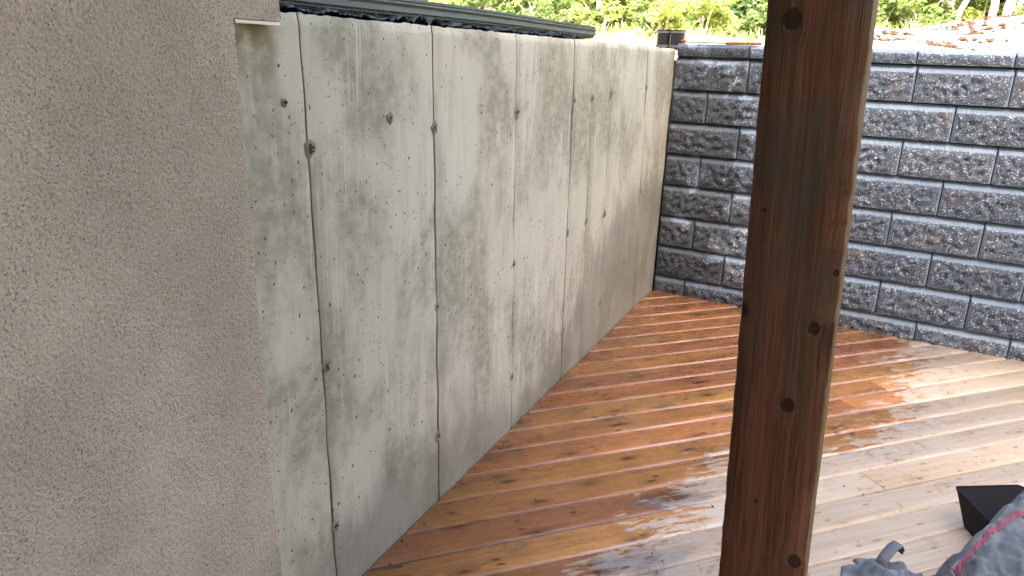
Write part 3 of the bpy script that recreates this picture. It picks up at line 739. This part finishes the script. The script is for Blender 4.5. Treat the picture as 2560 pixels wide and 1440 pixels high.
# two short black drain pipe stubs in the corner
def stub_mesh():
    prof = [(0.050, 0.0), (0.050, 0.016), (0.0455, 0.018), (0.0455, 0.088), (0.050, 0.090), (0.050, 0.104), (0.052, 0.105), (0.052, 0.110), (0.045, 0.110), (0.043, 0.03), (0.0, 0.03)]
    n = 32; v, f, mi = [], [], []
    for r, z in prof:
        for k in range(n): an = 2 * math.pi * k / n; v.append((r * math.cos(an), r * math.sin(an), z))
    for i in range(len(prof) - 1):
        for k in range(n):
            f.append((i * n + k, i * n + (k + 1) % n, (i + 1) * n + (k + 1) % n, (i + 1) * n + k)); mi.append(1 if i in (0, 4) else 0)
    return pymesh('drain_pipe', v, f, mi)
sme = stub_mesh(); sme.materials.append(BLACK); sme.materials.append(BLACKB)
for (x, y), lb in (((-0.143, 5.07), 'short black drain pipe stub in the corner, the one farther from the post'), ((-0.046, 5.05), 'short black drain pipe stub in the corner, the one nearer the post')):
    o = bpy.data.objects.new('drain_pipe', sme); COL.objects.link(o); o.location = (x, y, 1.578)
    tag(o, lb, 'drain pipe', 'black pipe stubs in the wall corner')
v, f = box_data(-0.22, -0.11, -0.012, 0.22, 0.11, 0.0)
pl = link('plastic_plate', pymesh('plastic_plate', v, f), BLACK); pl.location = (-0.22, 5.03, 1.5765)
tag(pl, 'flat black plastic plate under the two pipe stubs', 'plate')
# long-handled red tool lying on the cap blocks
tool = tag(empty('hand_tool', (0.3, 4.83, 1.611)), 'thin red and grey long-handled tool lying on the cap blocks', 'tool')
def tchild(name, a, b, r, mat):
    v, f = tube_data([a, b], r, 8); o = link(name, pymesh(name, v, f), mat, tool, smooth=False); return o
tchild('shaft', (-0.26, 0.045, 0.002), (0.0, 0.02, 0.0), 0.006, TOOLGREY)
tchild('handle', (0.0, 0.02, 0.0), (0.21, -0.0, 0.002), 0.0085, RED)
v, f = [], []
for i in range(7):
    for k in range(10):
        a = math.pi * i / 6; an = 2 * math.pi * k / 10; v.append((-0.265 + 0.016 * math.cos(a), 0.046 + 0.013 * math.sin(a) * math.cos(an), 0.005 + 0.013 * math.sin(a) * math.sin(an)))
for i in range(6):
    for k in range(10): f.append((i * 10 + k, i * 10 + (k + 1) % 10, (i + 1) * 10 + (k + 1) % 10, (i + 1) * 10 + k))
link('knob', pymesh('knob', v, f), RED, tool, smooth=True)

# ------------------------------------------------------------------ cloth bag and tub at the lower right
def bag_h(x, y):
    """height of the crumpled cloth above the deck"""
    # main fold rises from the toe towards the tub
    ax_, ay_, bx_, by_ = 1.56, 2.16, 1.80, 2.52
    dx, dy = bx_ - ax_, by_ - ay_; L2 = dx * dx + dy * dy
    t = ((x - ax_) * dx + (y - ay_) * dy) / L2; tc = np.clip(t, -0.1, 1.5)
    px, py = ax_ + dx * tc, ay_ + dy * tc
    side = ((x - px) * dy - (y - py) * dx) / math.sqrt(L2)      # + to the right of the ridge
    h = 0.095 + 0.225 * np.clip(tc, 0, 1) ** 0.8
    left = np.clip(1 + side / 0.075, 0, 1); right = np.clip(1 - side / 0.42, 0, 1)
    z = h * np.where(side < 0, left ** 0.7, right ** 0.8)
    # toe lying flat towards the post
    q = np.exp(-((x - 1.44) / 0.10) ** 2 - ((y - 2.20) / 0.085) ** 2) * 0.075
    q2 = np.exp(-((x - 1.52) / 0.13) ** 2 - ((y - 2.14) / 0.07) ** 2) * 0.055
    return np.maximum(z, np.maximum(q, q2))
nb = 210
gx, gy = np.meshgrid(np.linspace(1.30, 2.25, nb), np.linspace(1.85, 2.75, nb), indexing='ij')
wr_ = fftnoise((nb, nb), 10, 40, 41) * 0.006 + (0.6 - np.abs(fftnoise((nb, nb), 16, 60, 43))) * 0.014 + (0.5 - np.abs(fftnoise((nb, nb), 8, 22, 45))) * 0.004
bz = bag_h(gx, gy); bz = bz + wr_ * np.clip(bz / 0.05, 0, 1)
keepv = bz > 0.008
Qb = gridq(nb, nb); kv = keepv.ravel(); Qb = Qb[kv[Qb].sum(1) >= 3]
used = np.unique(Qb); remap = -np.ones(nb * nb, int); remap[used] = np.arange(len(used))
Vb = np.stack([gx, gy, np.maximum(bz, 0.004)], -1).reshape(-1, 3)[used]
# pull the open border down to the deck
from collections import Counter
ec = Counter()
for q in remap[Qb]:
    for a, b in zip(q, np.roll(q, -1)): ec[(min(a, b), max(a, b))] += 1
bd = {i for e, c in ec.items() if c == 1 for i in e}
for i in bd: Vb[i, 2] = 0.003
bag = tag(empty('cloth_bag', (1.6, 2.2, 0.0)), 'crumpled blue-grey cloth bag with pink trim lying on the deck', 'bag')
GO = Vector(bag.location)
def gchild(o): o.matrix_parent_inverse = Matrix.Translation(-GO); return o
body = gchild(link('body', quadmesh('body', Vb, remap[Qb]), CLOTH, bag, smooth=True))
sm = body.modifiers.new('thickness', 'SOLIDIFY'); sm.thickness = 0.002; sm.offset = -1
def surf(x, y):
    i = int(round((x - 1.30) / (2.25 - 1.30) * (nb - 1))); j = int(round((y - 1.85) / (2.75 - 1.85) * (nb - 1)))
    return max(float(bz[min(max(i, 0), nb - 1), min(max(j, 0), nb - 1)]), 0.004)
def trim(pts, w, seed):
    rr_ = random.Random(seed); P = []
    for a, b in zip(pts, pts[1:]):
        for q in np.linspace(0, 1, 10, endpoint=False): P.append((a[0] + (b[0] - a[0]) * q, a[1] + (b[1] - a[1]) * q))
    P.append(pts[-1]); V, Fq = [], []
    for i, p in enumerate(P):
        a, b = P[max(i - 1, 0)], P[min(i + 1, len(P) - 1)]; dx, dy = b[0] - a[0], b[1] - a[1]; l = math.hypot(dx, dy) or 1
        nx_, ny_ = -dy / l, dx / l; ww = w * rr_.uniform(0.65, 1.15)
        for s in (-1, 0, 1):
            x, y = p[0] + nx_ * ww * s, p[1] + ny_ * ww * s; V.append((x, y, surf(x, y) + 0.0035))
    for i in range(len(P) - 1):
        for s in range(2): Fq.append((i * 3 + s, i * 3 + s + 1, i * 3 + s + 4, i * 3 + s + 3))
    o = gchild(link('trim', pymesh('trim', V, Fq), PINK, bag)); m = o.modifiers.new('thickness', 'SOLIDIFY'); m.thickness = 0.0015
trim([(1.595, 2.20), (1.64, 2.265), (1.69, 2.33), (1.74, 2.38), (1.80, 2.41), (1.9, 2.45)], 0.0058, 1)
trim([(1.50, 2.20), (1.54, 2.19), (1.60, 2.19)], 0.0045, 2)
# strap end standing up from the toe
V, Fq = [], []
path = [(1.395, 2.215, 0.045), (1.41, 2.235, 0.075), (1.428, 2.262, 0.098), (1.445, 2.285, 0.105), (1.452, 2.292, 0.088), (1.447, 2.285, 0.075)]
for i, p in enumerate(path):
    for s in (-1, 0, 1): V.append((p[0] + 0.014 * s, p[1] - 0.010 * s, p[2] + (0.003 if s == 0 else 0)))
for i in range(len(path) - 1):
    for s in range(2): Fq.append((i * 3 + s, i * 3 + s + 1, i * 3 + s + 4, i * 3 + s + 3))
st_ = gchild(link('strap', pymesh('strap', V, Fq), CLOTH, bag, smooth=True)); m = st_.modifiers.new('thickness', 'SOLIDIFY'); m.thickness = 0.003
# black tub behind the bag, walls flaring upwards
def tub_mesh():
    rings = [(0.085, 0.070, 0.0), (0.118, 0.098, 0.125), (0.120, 0.100, 0.127), (0.120, 0.100, 0.132), (0.114, 0.094, 0.132), (0.112, 0.092, 0.129)]
    V, Fq = [], []; n = 0
    for a, b, z in rings:
        ring = []
        for sx, sy in ((1, 1), (-1, 1), (-1, -1), (1, -1)):
            for q in range(4):
                an = math.atan2(sy, sx) - math.pi / 4 + q * math.pi / 6; ring.append((sx * (a - 0.012) + 0.012 * math.cos(an), sy * (b - 0.012) + 0.012 * math.sin(an), z))
        V += ring; n = len(ring)
    for i in range(len(rings) - 1):
        for k in range(n): Fq.append((i * n + k, i * n + (k + 1) % n, (i + 1) * n + (k + 1) % n, (i + 1) * n + k))
    V = [(x + 0.004 * math.sin(17 * y + 60 * z), y + 0.004 * math.sin(23 * x), z + (0.012 * math.sin(9 * x + 14 * y) if z > 0.05 else 0)) for x, y, z in V]
    Fq.append(tuple(range(n))[::-1]); Fq.append(tuple(5 * n + k for k in range(n))); return pymesh('plastic_box', V, Fq)
tb = link('plastic_box', tub_mesh(), TUB); tb.location = (1.775, 2.655, 0.001); tb.rotation_euler = (0, 0, math.radians(28))
tag(tb, 'flared black plastic box on the deck behind the cloth bag', 'box')

# ------------------------------------------------------------------ hillside: clods, trees, shrubs
def clods(n, xr, yr, smin, smax, seed, name, mat, label):
    r = np.random.default_rng(seed); parts = []
    cen = [(r.uniform(*xr), r.uniform(*yr)) for _ in range(22)]
    for _ in range(n):
        q = cen[r.integers(0, 22)]; x, y = q[0] + r.normal(0, 0.2), q[1] + r.normal(0, 0.16); y = max(y, 5.6); z = float(hill(np.float64(x), np.float64(y))); s = r.uniform(smin, smax)
        c = [(1, 0, 0), (-1, 0, 0), (0, 1, 0), (0, -1, 0), (0, 0, 1), (0, 0, -1)]
        an = r.uniform(0, 6.28); k1, k2, k3 = r.uniform(0.5, 1.5, 3)
        v = [(x + s * (k1 * a * math.cos(an) - k2 * b * math.sin(an)) + r.normal(0, s * .2), y + s * (k1 * a * math.sin(an) + k2 * b * math.cos(an)), z + s * 0.6 * k3 * c_ + s * 0.15) for a, b, c_ in c]
        f = [(0, 2, 4), (2, 1, 4), (1, 3, 4), (3, 0, 4), (2, 0, 5), (1, 2, 5), (3, 1, 5), (0, 3, 5)]
        parts.append((v, f))
    V, Fq = merge(parts); tag(link(name, pymesh(name, V, Fq), mat), label, 'soil clods', kind='stuff')
clods(1500, (1.0, 3.2), (6.2, 10.0), 0.006, 0.036, 3, 'soil_clods', CLOD, 'loose reddish brown soil clods on the bank behind the block wall')
def leaf_cards(centres, sizes, r, up=0.35):
    """folded rhombic leaves: 4 vertices, 2 triangles each"""
    n = len(centres); d = r.standard_normal((n, 3)); d[:, 2] *= 0.5; d /= np.linalg.norm(d, axis=1)[:, None]
    q = r.standard_normal((n, 3)); q[:, 2] += up; s = np.cross(d, q); s /= np.linalg.norm(s, axis=1)[:, None] + 1e-9
    nn = np.cross(s, d); L = sizes[:, None]; W = L * r.uniform(0.28, 0.45, n)[:, None]
    V = np.stack([centres - d * L * 0.5, centres + s * W + nn * L * 0.08, centres + d * L * 0.5, centres - s * W + nn * L * 0.08], 1).reshape(-1, 3)
    b = np.arange(n) * 4
    T = np.concatenate([np.stack([b, b + 1, b + 2], -1), np.stack([b, b + 2, b + 3], -1)]); return V, T
def clump_points(n, blobs, r):
    w = np.array([b[3] ** 2 for b in blobs]); w = w / w.sum(); idx = r.choice(len(blobs), n, p=w)
    B = np.array(blobs); d = r.standard_normal((n, 3)); d /= np.linalg.norm(d, axis=1)[:, None]
    rad = B[idx, 3] * r.uniform(0.35, 1.08, n) ** 0.6
    return B[idx, :3] + d * rad[:, None] * np.array([1, 1, 0.8])
def shrub_meshes(seed, h, w, nleaf, size):
    r = np.random.default_rng(seed); blobs = []
    for _ in range(16):
        a = r.uniform(0, 6.28); q = r.uniform(0, 1) ** 0.6 * w * 0.75; z = r.uniform(0.22, 0.95) * h
        blobs.append((q * math.cos(a), q * math.sin(a), z, r.uniform(0.16, 0.3) * w * (1.15 - 0.4 * z / h)))
    P = clump_points(nleaf, blobs, r); P = P[P[:, 2] > 0.02]
    V, T = leaf_cards(P, r.uniform(0.6, 1.3, len(P)) * size, r); lm = quadmesh('foliage', V, T)
    parts = []
    for b in blobs[:9]: parts.append(tube_data([(0, 0, -0.08), (b[0] * 0.4, b[1] * 0.4, b[2] * 0.55), (b[0], b[1], b[2])], [0.02, 0.013, 0.005], 5, False))
    return lm, pymesh('stems', *merge(parts))
def tree_meshes(seed, h, tr, nleaf, size, bare):
    r = np.random.default_rng(seed); pts = [(0, 0, -0.15)]; x = y = 0
    for z in np.linspace(0.4, h * 0.92, 9): x += r.normal(0, 0.05); y += r.normal(0, 0.05); pts.append((x, y, z))
    rad = [tr * (1 - 0.85 * i / 9) for i in range(10)]; parts = [tube_data(pts, rad, 9)]; blobs = []
    for i in range(15):
        q = r.uniform(bare, 0.98); j = min(int(q * 9), 8); p = np.array(pts[j]) * (1 - (q * 9 - j)) + np.array(pts[j + 1]) * (q * 9 - j)
        a = r.uniform(0, 6.28); L = h * r.uniform(0.12, 0.24) * (1.25 - q); e = p + np.array([L * math.cos(a), L * math.sin(a), L * 0.55])
        parts.append(tube_data([tuple(p), tuple((p + e) / 2 + np.array([0, 0, L * 0.06])), tuple(e)], [tr * 0.33 * (1.2 - q), tr * 0.2 * (1.2 - q), 0.006], 5, False))
        blobs.append((*e, L * 0.62)); blobs.append((*((p + e) / 2), L * 0.42))
    P = clump_points(nleaf, blobs, r); V, T = leaf_cards(P, r.uniform(0.6, 1.3, len(P)) * size, r)
    return quadmesh('crown', V, T), pymesh('trunk', *merge(parts))
def grass(n, seed):
    r = np.random.default_rng(seed); cx = r.uniform(-9, 6, n // 14); cy = r.uniform(6.6, 16, n // 14)
    idx = r.integers(0, len(cx), n); x = cx[idx] + r.normal(0, 0.12, n); y = cy[idx] + r.normal(0, 0.12, n); keep = (x < 1.0) | (y > 10.5); x, y = x[keep], y[keep]; m = len(x)
    z = hill(x, y) - 0.01; h = r.uniform(0.04, 0.17, m); a = r.uniform(0, 6.28, m); w = r.uniform(0.006, 0.014, m); lx, ly = r.normal(0, 0.1, m), r.normal(0, 0.1, m)
    c, s_ = np.cos(a) * w, np.sin(a) * w
    V = np.stack([np.stack([x - c, y - s_, z], -1), np.stack([x + c, y + s_, z], -1), np.stack([x + lx + c * .3, y + ly + s_ * .3, z + h], -1), np.stack([x + lx - c * .3, y + ly - s_ * .3, z + h], -1)], 1).reshape(-1, 3)
    tag(link('grass', quadmesh('grass', V, np.arange(m * 4).reshape(-1, 4)), LEAF[1]), 'pale sunlit grass and weeds on the bank behind the walls', 'grass', kind='stuff')
grass(22000, 12)
SHR = [shrub_meshes(300 + i, 1.0, 0.62 + 0.1 * (i % 3), 1900, 0.085) for i in range(5)]
SHM = []
for i, (lm, sm_) in enumerate(SHR):
    for q in range(3):
        c = lm.copy(); c.materials.append(LEAF[q]); SHM.append((i, q, c))
    sm_.materials.append(BARK)
TRE = [tree_meshes(400 + i, 6.0, 0.055 + 0.012 * i, 3400, 0.13, 0.30 if i < 2 else 0.42) for i in range(4)]
TRM = {}
for i, (cm, tm) in enumerate(TRE):
    for q in range(3):
        c = cm.copy(); c.materials.append(LEAF[q]); TRM[(i, q)] = c
    tm.materials.append(BARK)
def at_px(px, dist):
    d = F + RR * ((px - 1280) / 1850) - UU * ((50 - 720) / 1850); hd = math.hypot(d.x, d.y)
    x, y = CAM.x + d.x / hd * dist, d.y / hd * dist; return x, y, float(hill(np.float64(x), np.float64(y)))
def where(px):
    for q, t in ((1330, 'above the downspout'), (1560, 'past the downspout end'), (1740, 'above the pipe stubs'), (1925, 'just left of the post'), (2185, 'behind the post'), (2340, 'just right of the post'), (2460, 'above the right bank')):
        if px < q: return t
    return 'at the right end'
REPEAT = []
TONE = ('mid-green', 'yellow-green', 'deep green')
def shrub(px, dist, sc, q, label, group=None, i=None, zs=1.0):
    x, y, z = at_px(px, dist); i = random.randrange(5) if i is None else i
    t = tag(empty('shrub', (x, y, z - 0.03)), label, 'shrub', group); REPEAT.append((label, px, t)); t.rotation_euler = (0, 0, random.uniform(0, 6.28)); t.scale = (sc, sc, sc * zs)
    lm = next(c for a, b, c in SHM if a == i and b == q)
    for nm, me in (('foliage', lm), ('stem', SHR[i][1])):
        o = bpy.data.objects.new(nm, me); COL.objects.link(o); o.parent = t
def tree(px, dist, sc, i, q, label, group=None, lean=0.0):
    x, y, z = at_px(px, dist)
    t = tag(empty('tree', (x, y, z - 0.05)), label, 'tree', group); REPEAT.append((label, px, t)); t.rotation_euler = (0, lean, random.uniform(0, 6.28) if lean == 0 else 0); t.scale = (sc, sc, sc)
    for nm, me in (('crown', TRM[(i, q)]), ('trunk', TRE[i][1])):
        o = bpy.data.objects.new(nm, me); COL.objects.link(o); o.parent = t
shrub(1572, 11.0, 0.95, 0, 'rounded fresh green shrub behind the end of the downspout', i=0)
shrub(1662, 9.6, 0.62, 1, 'yellow-green low shrub right behind the two pipe stubs', i=1)
shrub(1800, 12.0, 1.15, 0, 'leafy green shrub to the left of the post above the red tool', i=2)
shrub(1895, 11.0, 0.95, 2, 'deep green shrub half hidden by the left edge of the post', i=3)
shrub(2225, 12.5, 1.15, 1, 'yellow-green shrub close to the right edge of the post', i=4)
shrub(2300, 11.2, 0.72, 0, 'small shrub on the bank between pale trunks right of the post', i=1)
shrub(2420, 14.0, 1.25, 1, 'broad shrub behind the turquoise tape', i=3)
shrub(2545, 13.0, 1.2, 2, 'dark shrub at the right end of the bank', i=0)
g = 'shrubs along the far edge of the bank'
k = 0
for px in range(960, 2760, 62):
    dist = 13.5 + 4.5 * ((k * 0.618) % 1.0); k += 1
    shrub(px, dist, random.uniform(1.5, 2.2), q_ := random.choice((0, 0, 1, 2)), f'tall {TONE[q_]} shrub of the far thicket {where(px)}', g, zs=random.uniform(0.8, 1.1))
g3 = 'low bright plants scattered on the bank'
for i in range(26):
    px = 1080 + i * 62 + random.uniform(-22, 22)
    shrub(px, random.uniform(9.5, 12.6) if px < 1960 else random.uniform(11.2, 13), random.uniform(0.45, 0.85), q_ := random.choice((0, 1, 1, 0)), f'low {TONE[q_]} plant on the bank {where(px)}', g3, zs=random.uniform(0.7, 1.0))
tree(1492, 12.6, 0.8, 1, 2, 'tree with a pale trunk above the far end of the downspout')
tree(2284, 11.4, 0.75, 0, 0, 'slim tree with a pale trunk just right of the post')
tree(2362, 11.6, 0.85, 3, 1, 'thick pale-trunked tree in the middle of the bank right of the post')
tree(2388, 11.9, 0.7, 0, 0, 'thin leaning tree beside the thick pale trunk', lean=0.22)
tree(2472, 11.8, 0.75, 1, 2, 'slim dark-leaved tree carrying the turquoise tape')
tree(2512, 11.6, 0.8, 2, 0, 'pale tree on the right with twin neighbour')
tree(2535, 11.9, 0.7, 0, 1, 'thin pale tree at the right end of the bank', lean=0.14)
g2 = 'trees of the wood behind the bank'
for i in range(26):
    px = 820 + i * 76 + random.uniform(-25, 25)
    tree(px, random.uniform(19, 29), random.uniform(0.85, 1.1), i % 4, q_ := random.choice((0, 2, 2)), f'{TONE[q_]} tree of the far wood {where(px)}', g2)
ORD = ['leftmost', 'second from the left', 'third from the left', 'fourth from the left', 'fifth from the left', 'sixth from the left']
for lb in {r[0] for r in REPEAT}:
    same = sorted([r for r in REPEAT if r[0] == lb], key=lambda r: r[1])
    if len(same) > 1:
        for i, r in enumerate(same): r[2]['label'] = f'{lb}, {ORD[i]}'
# turquoise marker tape
x, y, z = at_px(2462, 13.6)
tp = tag(empty('marker_tape', (x, y, z + 0.55)), 'turquoise marker tape tied to a branch', 'tape')
v, f = tube_data([(-0.16, 0, 0.28), (0.0, 0.02, 0.26), (0.17, 0, 0.30)], 0.022, 6); link('band', pymesh('band', v, f), TAPE, tp)
v, f = tube_data([(0.02, -0.02, 0.27), (0.03, -0.03, 0.1), (0.015, -0.03, -0.04)], [0.02, 0.024, 0.02], 6); link('tail', pymesh('tail', v, f), TAPE, tp)

# crumbs of bark and grit on the boards
r_ = random.Random(5); parts = []
for i in range(170):
    if i < 90: y = r_.uniform(1.4, 4.7); x = 0.012 + abs(r_.gauss(0, 0.03))
    else: x, y = r_.uniform(0.1, 2.3), r_.uniform(1.7, 4.4)
    s_ = r_.uniform(0.0015, 0.0045); a = r_.uniform(0, 6.28); k1 = r_.uniform(0.6, 2.4)
    v = [(x + s_ * (k1 * p * math.cos(a) - q * math.sin(a)), y + s_ * (k1 * p * math.sin(a) + q * math.cos(a)), 0.0012 + s_ * 0.5 * (w + 1)) for p, q, w in ((1, 0, 0), (-1, 0, 0), (0, 1, 0), (0, -1, 0), (0, 0, 1), (0, 0, -1))]
    parts.append((v, [(0, 2, 4), (2, 1, 4), (1, 3, 4), (3, 0, 4), (2, 0, 5), (1, 2, 5), (3, 1, 5), (0, 3, 5)]))
V, Fq = merge(parts)
tag(link('debris', pymesh('debris', V, Fq), plain('bark_crumb', (0.05, 0.03, 0.02), 0.9, 0.1)), 'small dark bark crumbs and grit scattered on the deck boards', 'debris', kind='stuff')
